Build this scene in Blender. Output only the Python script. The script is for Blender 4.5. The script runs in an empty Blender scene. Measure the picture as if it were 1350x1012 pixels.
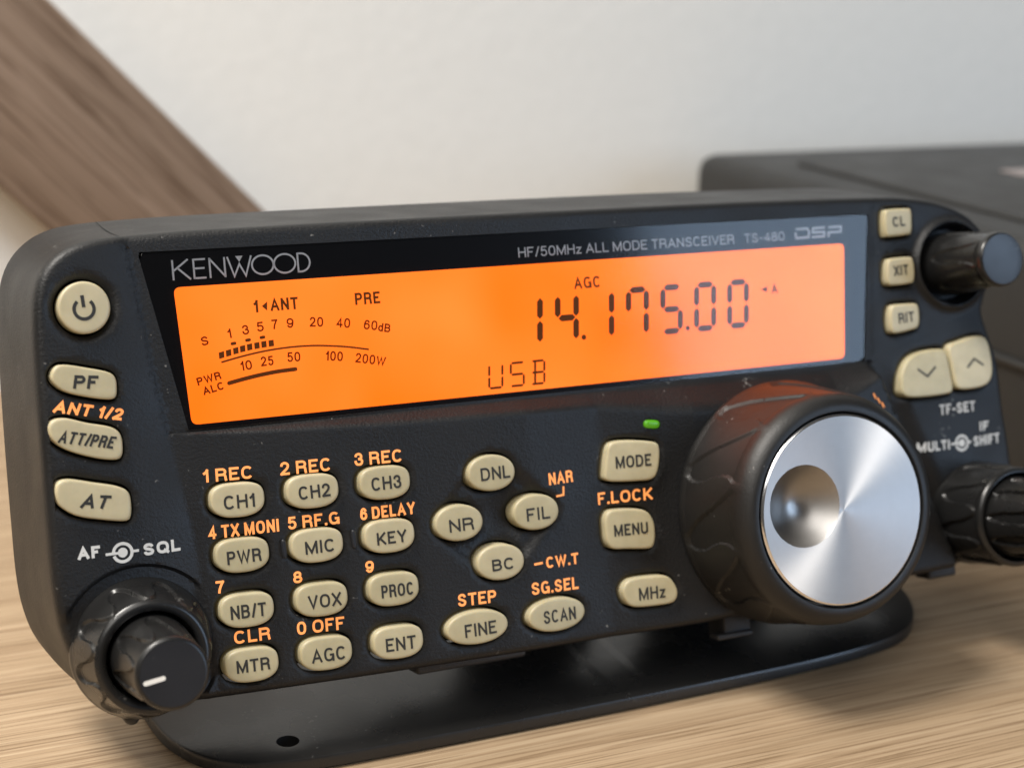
import bpy, bmesh, math, random
from mathutils import Vector, Matrix, Euler
from mathutils.geometry import delaunay_2d_cdt

random.seed(7)
scn = bpy.context.scene
COL = scn.collection
S = 0.00107                      # metres per drawing unit (about one millimetre)
TILT = math.radians(15)          # the control panel leans back
HT = 39.0                        # panel origin above the table, drawing units

# ------------------------------------------------------------------ camera
cam_d = bpy.data.cameras.new('camera')
cam = bpy.data.objects.new('camera', cam_d)
COL.objects.link(cam)
right = Vector((0.91176044, -0.40978685, 0.02770642))
fwd = Vector((0.40066994, 0.87258572, -0.27938819))
up = right.cross(fwd).normalized()
M = Matrix((right, up, -fwd)).transposed().to_4x4()
M.translation = Vector((-52.017, -204.656, 117.613)) * S
cam.matrix_world = M
cam_d.sensor_fit = 'HORIZONTAL'
cam_d.sensor_width = 36.0
cam_d.lens = 2079.67 / 1350 * 36
cam_d.clip_start = 0.005
cam_d.clip_end = 50
cam_d.dof.use_dof = True
cam_d.dof.focus_distance = 221 * S
cam_d.dof.aperture_fstop = 18.0
scn.camera = cam

# ------------------------------------------------------------------ world and lamps
world = bpy.data.worlds.new('World')
scn.world = world
world.use_nodes = True
bg = world.node_tree.nodes['Background']
bg.inputs[0].default_value = (1.0, 0.93, 0.84, 1)
bg.inputs[1].default_value = 0.07

def area(name, loc, aim, sx, sy, power, col):
    l = bpy.data.lights.new(name, 'AREA')
    l.shape = 'RECTANGLE'; l.size = sx; l.size_y = sy; l.energy = power; l.color = col
    o = bpy.data.objects.new(name, l); COL.objects.link(o)
    o.location = loc
    o.rotation_euler = (Vector(aim) - Vector(loc)).to_track_quat('-Z', 'Y').to_euler()
    return o
def polar(az, el, d):
    az, el = math.radians(az), math.radians(el)
    return Vector((0.06 + d*math.sin(az)*math.cos(el), -d*math.cos(az)*math.cos(el), 0.04 + d*math.sin(el)))
area('fill_light', polar(-38, 52, 1.1), (0.06, 0, 0.04), 0.8, 0.8, 8.0, (1.0, 0.96, 0.91))
# daylight window to the front right, soft room lamp up on the left
area('window_light', polar(41, 14, 1.2), (0.06, 0, 0.04), 0.42, 0.62, 4.6, (0.54, 0.73, 1.0))
area('room_light', (-0.34, 0.00, 0.78), (0.06, 0.06, 0.0), 0.26, 0.24, 10.0, (1.0, 0.95, 0.88))

scn.view_settings.view_transform = 'Standard'
scn.view_settings.look = 'None'
scn.view_settings.exposure = 0.0
scn.view_settings.gamma = 1.0

# ------------------------------------------------------------------ materials
def nt(name):
    m = bpy.data.materials.new(name); m.use_nodes = True
    t = m.node_tree
    return m, t, t.nodes['Principled BSDF']
def simple(name, col, rough=0.5, metal=0.0, spec=0.5, emit=None, es=0.0):
    m, t, b = nt(name)
    b.inputs['Base Color'].default_value = (*col, 1)
    b.inputs['Roughness'].default_value = rough
    b.inputs['Metallic'].default_value = metal
    b.inputs['Specular IOR Level'].default_value = spec
    if emit:
        b.inputs['Emission Color'].default_value = (*emit, 1)
        b.inputs['Emission Strength'].default_value = es
    return m
def N(t, kind, **kw):
    n = t.nodes.new(kind)
    for k, v in kw.items():
        if k in n.inputs: n.inputs[k].default_value = v
        else: setattr(n, k, v)
    return n
def ramp(t, fac, stops):
    r = t.nodes.new('ShaderNodeValToRGB')
    e = r.color_ramp.elements
    while len(e) < len(stops): e.new(0.5)
    for el, (p, c) in zip(e, stops):
        el.position = p; el.color = (*c, 1) if len(c) == 3 else c
    t.links.new(fac, r.inputs[0])
    return r
def textured_plastic(name, col, rough, scale=2300, strength=0.55, dist=0.00019, dust=0.0, spec=0.5):
    m, t, b = nt(name)
    tc = N(t, 'ShaderNodeTexCoord')
    n1 = N(t, 'ShaderNodeTexNoise', Scale=scale, Detail=3.0, Roughness=0.6)
    t.links.new(tc.outputs['Object'], n1.inputs['Vector'])
    bp = N(t, 'ShaderNodeBump', Strength=strength, Distance=dist)
    t.links.new(n1.outputs['Fac'], bp.inputs['Height'])
    t.links.new(bp.outputs['Normal'], b.inputs['Normal'])
    n2 = N(t, 'ShaderNodeTexNoise', Scale=90.0, Detail=4.0)
    t.links.new(tc.outputs['Object'], n2.inputs['Vector'])
    r = ramp(t, n2.outputs['Fac'], [(0.3, (rough-0.05,)*3), (0.7, (rough+0.07,)*3)])
    t.links.new(r.outputs[0], b.inputs['Roughness'])
    b.inputs['Specular IOR Level'].default_value = spec
    b.inputs['Base Color'].default_value = (*col, 1)
    if dust > 0:
        n3 = N(t, 'ShaderNodeTexNoise', Scale=1500.0, Detail=1.0)
        n4 = N(t, 'ShaderNodeTexNoise', Scale=140.0, Detail=2.0)
        t.links.new(tc.outputs['Object'], n3.inputs['Vector'])
        t.links.new(tc.outputs['Object'], n4.inputs['Vector'])
        mu = N(t, 'ShaderNodeMath', operation='MULTIPLY')
        t.links.new(n3.outputs['Fac'], mu.inputs[0]); t.links.new(n4.outputs['Fac'], mu.inputs[1])
        rr = ramp(t, mu.outputs[0], [(0.45, (0, 0, 0)), (0.53, (dust,)*3)])
        mx = N(t, 'ShaderNodeMix', data_type='RGBA')
        t.links.new(rr.outputs[0], mx.inputs['Factor'])
        mx.inputs['A'].default_value = (*col, 1)
        mx.inputs['B'].default_value = (0.35, 0.34, 0.32, 1)
        t.links.new(mx.outputs['Result'], b.inputs['Base Color'])
    return m

MAT = {}
MAT['shell'] = textured_plastic('textured_black_plastic', (0.0065, 0.0067, 0.0073), 0.46, dust=0.42, spec=0.40)
MAT['skirt'] = textured_plastic('sheen_tinted_black_plastic', (0.042, 0.040, 0.036), 0.36, strength=0.10, dist=0.00006, dust=0.15)  # same plastic as the shell; grazing sheen painted in as a lighter base colour
MAT['skirt'].node_tree.nodes['Principled BSDF'].inputs['Sheen Weight'].default_value = 0.6
MAT['ledge'] = textured_plastic('semi_gloss_black_plastic', (0.012, 0.011, 0.011), 0.30, strength=0.06, dist=0.00005, dust=0.12, spec=0.9)
MAT['rear'] = textured_plastic('rear_black_plastic', (0.02, 0.02, 0.021), 0.5)
MAT['unit'] = textured_plastic('painted_metal_case', (0.015, 0.0148, 0.0142), 0.50, scale=1400, strength=0.2)
MAT['stand'] = textured_plastic('black_painted_steel', (0.014, 0.0135, 0.013), 0.27, scale=1500, strength=0.10, dust=0.25, spec=0.55)
MAT['knob'] = textured_plastic('glossy_black_plastic', (0.010, 0.010, 0.010), 0.28, scale=900, strength=0.03, dust=0.15)
MAT['cap'] = textured_plastic('satin_black_plastic', (0.012, 0.013, 0.016), 0.36, scale=3000, strength=0.10, dust=0.2)
MAT['rubber'] = textured_plastic('black_rubber', (0.0070, 0.0066, 0.0062), 0.47, scale=2600, strength=0.22, dust=0.5)
MAT['gap'] = simple('dark_gap', (0.006, 0.005, 0.004), 0.8)
MAT['bezel'] = simple('black_mask', (0.004, 0.004, 0.006), 0.5, spec=0.1)
MAT['white'] = simple('white_print', (0.62, 0.62, 0.60), 0.6)
MAT['silver'] = simple('silver_print', (0.85, 0.86, 0.88), 0.4)
MAT['pointer'] = simple('white_pointer', (0.80, 0.78, 0.72), 0.5)
MAT['keyink'] = simple('dark_key_print', (0.018, 0.017, 0.015), 0.6)
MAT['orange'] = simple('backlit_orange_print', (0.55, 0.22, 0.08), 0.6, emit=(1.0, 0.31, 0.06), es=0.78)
MAT['lcdink'] = simple('lcd_ink', (0.07, 0.035, 0.015), 0.7, spec=0.0, emit=(1.0, 0.30, 0.05), es=0.055)
MAT['lcdred'] = simple('lcd_fine_ink', (0.10, 0.02, 0.005), 0.7, spec=0.0, emit=(1.0, 0.12, 0.01), es=0.09)
MAT['badge'] = simple('pale_badge', (0.22, 0.19, 0.185), 0.4)
MAT['led'] = simple('green_lamp', (0.05, 0.22, 0.01), 0.3, emit=(0.22, 0.66, 0.02), es=0.22)

def key_material():
    m, t, b = nt('backlit_cream_key')
    tc = N(t, 'ShaderNodeTexCoord')
    n = N(t, 'ShaderNodeTexNoise', Scale=420.0, Detail=3.0)
    t.links.new(tc.outputs['Object'], n.inputs['Vector'])
    r = ramp(t, n.outputs['Fac'], [(0.3, (0.40, 0.355, 0.230)), (0.7, (0.455, 0.405, 0.265))])
    oi = N(t, 'ShaderNodeObjectInfo')
    rv = ramp(t, oi.outputs['Random'], [(0.0, (0.90, 0.90, 0.88)), (1.0, (1.04, 1.04, 1.06))])
    mv = N(t, 'ShaderNodeMix', data_type='RGBA', blend_type='MULTIPLY'); mv.inputs['Factor'].default_value = 1
    t.links.new(r.outputs[0], mv.inputs['A']); t.links.new(rv.outputs[0], mv.inputs['B'])
    t.links.new(mv.outputs['Result'], b.inputs['Base Color'])
    b.inputs['Roughness'].default_value = 0.42
    b.inputs['Subsurface Weight'].default_value = 0.25
    b.inputs['Subsurface Radius'].default_value = (1.0, 0.6, 0.25)
    b.inputs['Subsurface Scale'].default_value = 0.0008
    b.inputs['Emission Color'].default_value = (1.0, 0.72, 0.26, 1)
    b.inputs['Emission Strength'].default_value = 0.03
    n2 = N(t, 'ShaderNodeTexNoise', Scale=2600.0, Detail=2.0)
    t.links.new(tc.outputs['Object'], n2.inputs['Vector'])
    bp = N(t, 'ShaderNodeBump', Strength=0.06, Distance=0.0001)
    t.links.new(n2.outputs['Fac'], bp.inputs['Height'])
    t.links.new(bp.outputs['Normal'], b.inputs['Normal'])
    return m
MAT['key'] = key_material()

def lcd_material():
    m = bpy.data.materials.new('backlit_orange_lcd'); m.use_nodes = True
    t = m.node_tree; t.nodes.clear()
    out = N(t, 'ShaderNodeOutputMaterial')
    e = N(t, 'ShaderNodeEmission')
    tc = N(t, 'ShaderNodeTexCoord')
    n = N(t, 'ShaderNodeTexNoise', Scale=30.0, Detail=2.0)
    t.links.new(tc.outputs['Object'], n.inputs['Vector'])
    r = ramp(t, n.outputs['Fac'], [(0.34, (1.60, 0.225, 0.006)), (0.66, (1.75, 0.330, 0.045))])
    t.links.new(r.outputs[0], e.inputs['Color'])
    e.inputs['Strength'].default_value = 1.0
    t.links.new(e.outputs[0], out.inputs[0])
    return m
MAT['lcd'] = lcd_material()

def glass_material():
    m = bpy.data.materials.new('display_window_acrylic'); m.use_nodes = True
    t = m.node_tree; t.nodes.clear()
    out = N(t, 'ShaderNodeOutputMaterial')
    mix = N(t, 'ShaderNodeMixShader')
    tr = N(t, 'ShaderNodeBsdfTransparent')
    gl = N(t, 'ShaderNodeBsdfGlossy'); gl.inputs['Roughness'].default_value = 0.11
    fr = N(t, 'ShaderNodeFresnel', IOR=1.5)
    t.links.new(fr.outputs[0], mix.inputs[0])
    t.links.new(tr.outputs[0], mix.inputs[1]); t.links.new(gl.outputs[0], mix.inputs[2])
    t.links.new(mix.outputs[0], out.inputs[0])
    return m
MAT['glass'] = glass_material()

def spun_aluminium(name, col, rough, aniso=0.85):
    m, t, b = nt(name)
    b.inputs['Metallic'].default_value = 1.0
    b.inputs['Base Color'].default_value = (*col, 1)
    b.inputs['Roughness'].default_value = rough
    b.inputs['Anisotropic'].default_value = aniso
    tg = N(t, 'ShaderNodeTangent', direction_type='RADIAL', axis='Z')
    t.links.new(tg.outputs[0], b.inputs['Tangent'])
    tc = N(t, 'ShaderNodeTexCoord')
    mp = N(t, 'ShaderNodeMapping'); mp.inputs['Location'].default_value = (-0.5, -0.5, 0)
    t.links.new(tc.outputs['Generated'], mp.inputs['Vector'])
    ln = N(t, 'ShaderNodeVectorMath', operation='LENGTH')
    sx = N(t, 'ShaderNodeSeparateXYZ'); cx_ = N(t, 'ShaderNodeCombineXYZ')
    t.links.new(mp.outputs[0], sx.inputs[0])
    t.links.new(sx.outputs[0], cx_.inputs[0]); t.links.new(sx.outputs[1], cx_.inputs[1])
    t.links.new(cx_.outputs[0], ln.inputs[0])
    n = N(t, 'ShaderNodeTexNoise', noise_dimensions='1D', Scale=260.0, Detail=2.0)
    t.links.new(ln.outputs['Value'], n.inputs['W'])
    r = ramp(t, n.outputs['Fac'], [(0.3, (rough-0.04,)*3), (0.7, (rough+0.05,)*3)])
    t.links.new(r.outputs[0], b.inputs['Roughness'])
    bp = N(t, 'ShaderNodeBump', Strength=0.10, Distance=0.00002)
    t.links.new(n.outputs['Fac'], bp.inputs['Height']); t.links.new(bp.outputs['Normal'], b.inputs['Normal'])
    n3 = N(t, 'ShaderNodeTexNoise', Scale=9.0, Detail=5.0, Roughness=0.7)
    t.links.new(tc.outputs['Generated'], n3.inputs['Vector'])
    r3 = ramp(t, n3.outputs['Fac'], [(0.35, tuple(c*0.965 for c in col)), (0.65, col)])
    t.links.new(r3.outputs[0], b.inputs['Base Color'])
    return m
MAT['alu'] = spun_aluminium('spun_aluminium', (0.66, 0.645, 0.63), 0.56, 0.85)
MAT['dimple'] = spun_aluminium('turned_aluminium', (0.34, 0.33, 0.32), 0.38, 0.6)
MAT['alurim'] = simple('polished_aluminium', (0.85, 0.85, 0.86), 0.18, metal=1.0)

def wood(name, axis, dark, mid, light, fine, lengthwise, rough, k=1.0):
    m, t, b = nt(name)
    tc = N(t, 'ShaderNodeTexCoord')
    def stretched(sc_long, sc_cross, detail):
        mp = N(t, 'ShaderNodeMapping')
        sc = [sc_cross]*3; sc[axis] = sc_long
        mp.inputs['Scale'].default_value = sc
        t.links.new(tc.outputs['Object'], mp.inputs['Vector'])
        n = N(t, 'ShaderNodeTexNoise', Scale=1.0, Detail=detail, Roughness=0.62, Distortion=0.25)
        t.links.new(mp.outputs[0], n.inputs['Vector'])
        return n
    a = stretched(lengthwise, fine, 5.0)
    c = stretched(lengthwise*0.5, fine*0.12, 3.0)
    d = stretched(lengthwise*4.0, fine*1.7, 2.0)
    r1 = ramp(t, a.outputs['Fac'], [(0.5-0.19/k, dark), (0.5, mid), (0.5+0.20/k, light)])
    r2 = ramp(t, c.outputs['Fac'], [(0.30, (0.84, 0.81, 0.77)), (0.70, (1.06, 1.05, 1.04))])
    r3 = ramp(t, d.outputs['Fac'], [(0.36, (0.50, 0.44, 0.38)), (0.46, (1, 1, 1))])
    m1 = N(t, 'ShaderNodeMix', data_type='RGBA', blend_type='MULTIPLY'); m1.inputs['Factor'].default_value = 1
    m2 = N(t, 'ShaderNodeMix', data_type='RGBA', blend_type='MULTIPLY'); m2.inputs['Factor'].default_value = 0.75
    t.links.new(r1.outputs[0], m1.inputs['A']); t.links.new(r2.outputs[0], m1.inputs['B'])
    t.links.new(m1.outputs['Result'], m2.inputs['A']); t.links.new(r3.outputs[0], m2.inputs['B'])
    t.links.new(m2.outputs['Result'], b.inputs['Base Color'])
    b.inputs['Roughness'].default_value = rough
    b.inputs['Specular IOR Level'].default_value = 0.3
    bp = N(t, 'ShaderNodeBump', Strength=0.35, Distance=0.0002)
    t.links.new(a.outputs['Fac'], bp.inputs['Height'])
    t.links.new(bp.outputs['Normal'], b.inputs['Normal'])
    return m
MAT['oak'] = wood('light_oak', 0, (0.24, 0.162, 0.097), (0.36, 0.264, 0.168), (0.435, 0.336, 0.228), 1350, 9, 0.5, 1.15)
MAT['timber'] = wood('weathered_timber', 0, (0.19, 0.132, 0.094), (0.245, 0.178, 0.132), (0.295, 0.222, 0.170), 560, 8, 0.75, 1.0)

def wall_material():
    m, t, b = nt('painted_plaster')
    tc = N(t, 'ShaderNodeTexCoord')
    n = N(t, 'ShaderNodeTexNoise', Scale=260.0, Detail=4.0)
    t.links.new(tc.outputs['Object'], n.inputs['Vector'])
    r = ramp(t, n.outputs['Fac'], [(0.3, (0.765, 0.76, 0.725)), (0.7, (0.785, 0.78, 0.745))])
    t.links.new(r.outputs[0], b.inputs['Base Color'])
    bp = N(t, 'ShaderNodeBump', Strength=0.2, Distance=0.0006)
    t.links.new(n.outputs['Fac'], bp.inputs['Height'])
    t.links.new(bp.outputs['Normal'], b.inputs['Normal'])
    b.inputs['Roughness'].default_value = 0.9
    return m
MAT['wall'] = wall_material()

# ------------------------------------------------------------------ helpers
def link(name, bm, mat, parent=None, sharp=35, smooth=True, label=None):
    me = bpy.data.meshes.new(name)
    bmesh.ops.recalc_face_normals(bm, faces=bm.faces)
    bm.to_mesh(me); bm.free()
    return link_mesh(name, me, mat, parent, sharp, smooth, label)
def link_mesh(name, me, mat, parent=None, sharp=35, smooth=True, label=None):
    me.name = name
    me.materials.clear()
    me.materials.append(MAT[mat] if isinstance(mat, str) else mat)
    if smooth:
        for p in me.polygons: p.use_smooth = True
        me.set_sharp_from_angle(angle=math.radians(sharp))
    o = bpy.data.objects.new(name, me); COL.objects.link(o)
    if parent is not None: o.parent = parent
    if label: o['label'] = label
    return o
ROOT = bpy.data.objects.new('radio_control_panel', None); COL.objects.link(ROOT)
ROOT.location = (55*S, 0, 0)
ROOT['label'] = 'black radio control panel with glowing orange display and silver tuning dial on a flat stand'
ROOT['category'] = 'radio'
def part(name, bm, mat, **kw):
    """a part of the control panel, drawn in panel coordinates (x right, y up the face, z out)"""
    for v in bm.verts: v.co *= S
    o = link(name, bm, mat, ROOT, **kw)
    o.location = (-55*S, 0, HT*S)
    o.rotation_euler = (math.pi/2 - TILT, 0, 0)
    return o
def sub(name, bm, mat, parent, **kw):
    for v in bm.verts: v.co *= S
    return link(name, bm, mat, parent, **kw)
def catmull(pts, n=6, closed=True):
    out = []; k = len(pts)
    rng = range(k) if closed else range(k-1)
    for i in rng:
        g = (lambda j: pts[j % k]) if closed else (lambda j: pts[min(max(j, 0), k-1)])
        p0, p1, p2, p3 = g(i-1), g(i), g(i+1), g(i+2)
        for s in range(n):
            u = s/n
            out.append(tuple(0.5*((2*b) + (c-a)*u + (2*a-5*b+4*c-d)*u*u + (-a+3*b-3*c+d)*u**3) for a, b, c, d in zip(p0, p1, p2, p3)))
    if not closed: out.append(tuple(pts[-1]))
    return out
def area2(p): return 0.5*sum(a[0]*b[1]-b[0]*a[1] for a, b in zip(p, p[1:]+p[:1]))
def ccw(p): return p if area2(p) > 0 else p[::-1]
def resample(p, step, closed=True):
    q = p + [p[0]] if closed else p
    L = [0.0]
    for a, b in zip(q, q[1:]): L.append(L[-1] + math.dist(a, b))
    n = max(8, int(round(L[-1]/step))); out = []; j = 0
    for i in range(n if closed else n+1):
        s = L[-1]*i/n
        while j < len(L)-2 and L[j+1] < s: j += 1
        u = (s-L[j])/max(L[j+1]-L[j], 1e-9)
        out.append((q[j][0]+(q[j+1][0]-q[j][0])*u, q[j][1]+(q[j+1][1]-q[j][1])*u))
    return out
def offset(p, d):
    """offset a counter-clockwise polygon outwards by d"""
    out = []; k = len(p)
    for i in range(k):
        a, b, c = p[i-1], p[i], p[(i+1) % k]
        t = Vector((c[0]-a[0], c[1]-a[1])).normalized()
        out.append((b[0]+t.y*d, b[1]-t.x*d))
    return out
def inside(p, poly):
    x, y = p; r = False; j = len(poly)-1
    for i in range(len(poly)):
        xi, yi = poly[i]; xj, yj = poly[j]
        if (yi > y) != (yj > y) and x < (xj-xi)*(y-yi)/(yj-yi)+xi: r = not r
        j = i
    return r
def superellipse(cx, cy, w, h, rot=0, nt_=3.2, nb=2.4, n=56):
    out = []
    for i in range(n):
        a = 2*math.pi*i/n
        c, s = math.cos(a), math.sin(a)
        e = nt_ if s >= 0 else nb
        x = w/2*math.copysign(abs(c)**(2/e), c); y = h/2*math.copysign(abs(s)**(2/e), s)
        r = math.radians(rot)
        out.append((cx+x*math.cos(r)-y*math.sin(r), cy+x*math.sin(r)+y*math.cos(r)))
    return out
def rings_mesh(rings, cap_start=False, cap_end=False):
    bm = bmesh.new(); vs = [[bm.verts.new(p) for p in r] for r in rings]
    k = len(rings[0])
    for a, b in zip(vs, vs[1:]):
        for i in range(k):
            bm.faces.new((a[i], a[(i+1) % k], b[(i+1) % k], b[i]))
    if cap_start: bm.faces.new(vs[0][::-1])
    if cap_end: bm.faces.new(vs[-1])
    return bm
def ribbon(bm, pts, w, zf, closed=False):
    k = len(pts); L = []; R = []
    for i in range(k):
        if closed: a, c = pts[i-1], pts[(i+1) % k]
        else: a, c = pts[max(i-1, 0)], pts[min(i+1, k-1)]
        b = pts[i]
        d1 = Vector((b[0]-a[0], b[1]-a[1])); d2 = Vector((c[0]-b[0], c[1]-b[1]))
        if d1.length < 1e-9: d1 = d2
        if d2.length < 1e-9: d2 = d1
        d1.normalize(); d2.normalize()
        t = (d1+d2)
        t = t.normalized() if t.length > 1e-6 else d1
        nrm = Vector((-t.y, t.x))
        s = w/2/max(0.45, nrm.dot(Vector((-d1.y, d1.x))))
        p = Vector(b)
        l = p+nrm*s; r = p-nrm*s
        L.append(bm.verts.new((l.x, l.y, zf(l.x, l.y)))); R.append(bm.verts.new((r.x, r.y, zf(r.x, r.y))))
    for i in range(k if closed else k-1):
        j = (i+1) % k
        bm.faces.new((L[i], R[i], R[j], L[j]))
def flatpoly(bm, pts, zf):
    bm.faces.new([bm.verts.new((x, y, zf(x, y))) for x, y in ccw(list(pts))])
def disc_pts(cx, cy, r, n=24, ry=None): return [(cx+r*math.cos(2*math.pi*i/n), cy+(ry or r)*math.sin(2*math.pi*i/n)) for i in range(n)]
def box(bm, x0, x1, y0, y1, z0, z1, bev=0.0, seg=3):
    v = [bm.verts.new((x, y, z)) for x in (x0, x1) for y in (y0, y1) for z in (z0, z1)]
    for f in ((0, 1, 3, 2), (4, 6, 7, 5), (0, 4, 5, 1), (2, 3, 7, 6), (0, 2, 6, 4), (1, 5, 7, 3)):
        bm.faces.new([v[i] for i in f])
    if bev: bmesh.ops.bevel(bm, geom=list(bm.edges), offset=bev, segments=seg, affect='EDGES', profile=0.5)

# lettering: a plain grotesque alphabet drawn as strokes of even weight
def arc(cx, cy, rx, ry, a0, a1, n=12, e=2.0):
    out = []
    for i in range(n+1):
        a = math.radians(a0+(a1-a0)*i/n); c, s = math.cos(a), math.sin(a)
        out.append((cx+rx*math.copysign(abs(c)**(2/e), c), cy+ry*math.copysign(abs(s)**(2/e), s)))
    return out
def spl(p): return catmull(p, 4, False)
RING = arc(.5, .5, .5, .5, 0, 354, 40, 2.5)
GLYPH = {
    'A': (.70, [[(0, 0), (.5, 1), (1, 0)], [(.17, .31), (.83, .31)]]),
    'B': (.62, [[(0, 0), (0, 1)], [(0, 1), (.52, 1)]+arc(.60, .765, .33, .235, 80, -80, 9)+[(.5, .53), (0, .53)], [(.5, .53)]+arc(.62, .265, .38, .265, 80, -80, 9)+[(.5, 0), (0, 0)]]),
    'C': (.66, [arc(.5, .5, .5, .5, 38, 322, 30, 2.4)]),
    'D': (.66, [[(0, 0), (0, 1)], [(0, 1), (.42, 1)]+arc(.45, .5, .55, .5, 82, -82, 16, 2.3)+[(.42, 0), (0, 0)]]),
    'E': (.56, [[(1, 1), (0, 1), (0, 0), (1, 0)], [(0, .52), (.92, .52)]]),
    'F': (.54, [[(1, 1), (0, 1), (0, 0)], [(0, .50), (.88, .50)]]),
    'G': (.68, [arc(.5, .5, .5, .5, 42, 300, 30, 2.4), [(.58, .47), (1, .47), (1, 0)], [(1, .30)]+arc(.5, .5, .5, .5, 335, 300, 5, 2.4)]),
    'H': (.64, [[(0, 0), (0, 1)], [(1, 0), (1, 1)], [(0, .52), (1, .52)]]),
    'I': (0, [[(.5, 0), (.5, 1)]]),
    'K': (.64, [[(0, 0), (0, 1)], [(.97, 1), (0, .33)], [(.30, .55), (1, 0)]]),
    'L': (.52, [[(0, 1), (0, 0), (1, 0)]]),
    'M': (.78, [[(0, 0), (0, 1)], [(0.03, .97), (.5, .05), (.97, .97)], [(1, 1), (1, 0)]]),
    'N': (.64, [[(0, 0), (0, 1)], [(0.02, .97), (.98, .03)], [(1, 0), (1, 1)]]),
    'O': (.70, ['ring']),
    'P': (.60, [[(0, 0), (0, 1)], [(0, 1), (.55, 1)]+arc(.62, .735, .38, .265, 80, -80, 10)+[(.55, .47), (0, .47)]]),
    'Q': (.70, ['ring', [(.60, .25), (1, -.04)]]),
    'R': (.64, [[(0, 0), (0, 1)], [(0, 1), (.55, 1)]+arc(.60, .745, .36, .255, 80, -80, 10)+[(.55, .49), (0, .49)], [(.52, .49)]+arc(.68, .30, .27, .19, 75, 10, 4)+[(.97, .12), (1, 0)]]),
    'S': (.62, [spl([(.93, .74), (.85, .90), (.66, .985), (.42, .995), (.18, .93), (.06, .77), (.16, .61), (.42, .53), (.70, .45), (.92, .34), (.95, .20), (.83, .06), (.58, 0), (.34, .005), (.12, .09), (.03, .27)])]),
    'T': (.60, [[(0, 1), (1, 1)], [(.5, 1), (.5, 0)]]),
    'U': (.64, [[(0, 1), (0, .3)]+arc(.5, .3, .5, .3, 190, 350, 12, 2.3)+[(1, .3), (1, 1)]]),
    'V': (.66, [[(0, 1), (.5, 0), (1, 1)]]),
    'W': (.94, [[(0, 1), (.25, 0), (.5, .96), (.75, 0), (1, 1)]]),
    'X': (.64, [[(0, 0), (1, 1)], [(0, 1), (1, 0)]]),
    'Y': (.66, [[(0, 1), (.5, .42), (1, 1)], [(.5, .42), (.5, 0)]]),
    'Z': (.60, [[(0, 1), (1, 1), (0, 0), (1, 0)]]),
    'z': (.46, [[(0, .66), (1, .66), (0, 0), (1, 0)]]),
    'd': (.52, [[(1, 1), (1, 0)], arc(.5, .33, .5, .33, 30, 330, 20, 2.3)]),
    '0': (.58, ['ring']),
    '1': (.30, [[(0, .74), (.55, .83), (1, 1)], [(1, 1), (1, 0)]]),
    '2': (.56, [spl([(.02, .70), (.10, .90), (.36, 1.0), (.66, .99), (.92, .86), (.95, .68), (.78, .48), (.42, .27), (.12, .10), (0, 0)]), [(0, 0), (1, 0)]]),
    '3': (.56, [spl([(.03, .74), (.12, .92), (.38, 1), (.68, .98), (.88, .84), (.86, .65), (.68, .55), (.40, .53)]), spl([(.40, .53), (.72, .51), (.95, .38), (.97, .20), (.80, .04), (.50, 0), (.22, .03), (.04, .16), (0, .28)])]),
    '4': (.60, [[(.74, 0), (.74, 1), (0, .26), (1, .26)]]),
    '5': (.56, [[(.90, 1), (.18, 1), (.07, .50)], spl([(.07, .50), (.30, .61), (.60, .63), (.88, .52), (1, .33), (.90, .11), (.66, .01), (.36, 0), (.12, .09), (.02, .25)])]),
    '6': (.57, [arc(.5, .31, .5, .31, 0, 352, 26, 2.2)+[(1, .31)], spl([(0, .31), (.02, .56), (.14, .84), (.38, .985), (.66, .985), (.88, .86), (.95, .74)])]),
    '7': (.56, [[(0, 1), (1, 1)], spl([(1, 1), (.62, .58), (.40, .22), (.34, 0)])]),
    '8': (.57, [arc(.5, .76, .42, .24, 0, 352, 24, 2.2)+[(.92, .76)], arc(.5, .265, .5, .265, 0, 352, 24, 2.2)+[(1, .265)]]),
    '9': (.57, [arc(.5, .69, .5, .31, 0, 352, 26, 2.2)+[(1, .69)], spl([(1, .69), (.98, .44), (.86, .16), (.62, .015), (.34, .015), (.12, .14), (.05, .26)])]),
    '/': (.36, [[(0, -.02), (1, 1.02)]]),
    '.': (0, ['dot']),
    '-': (.34, [[(0, .42), (1, .42)]]),
}
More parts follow.
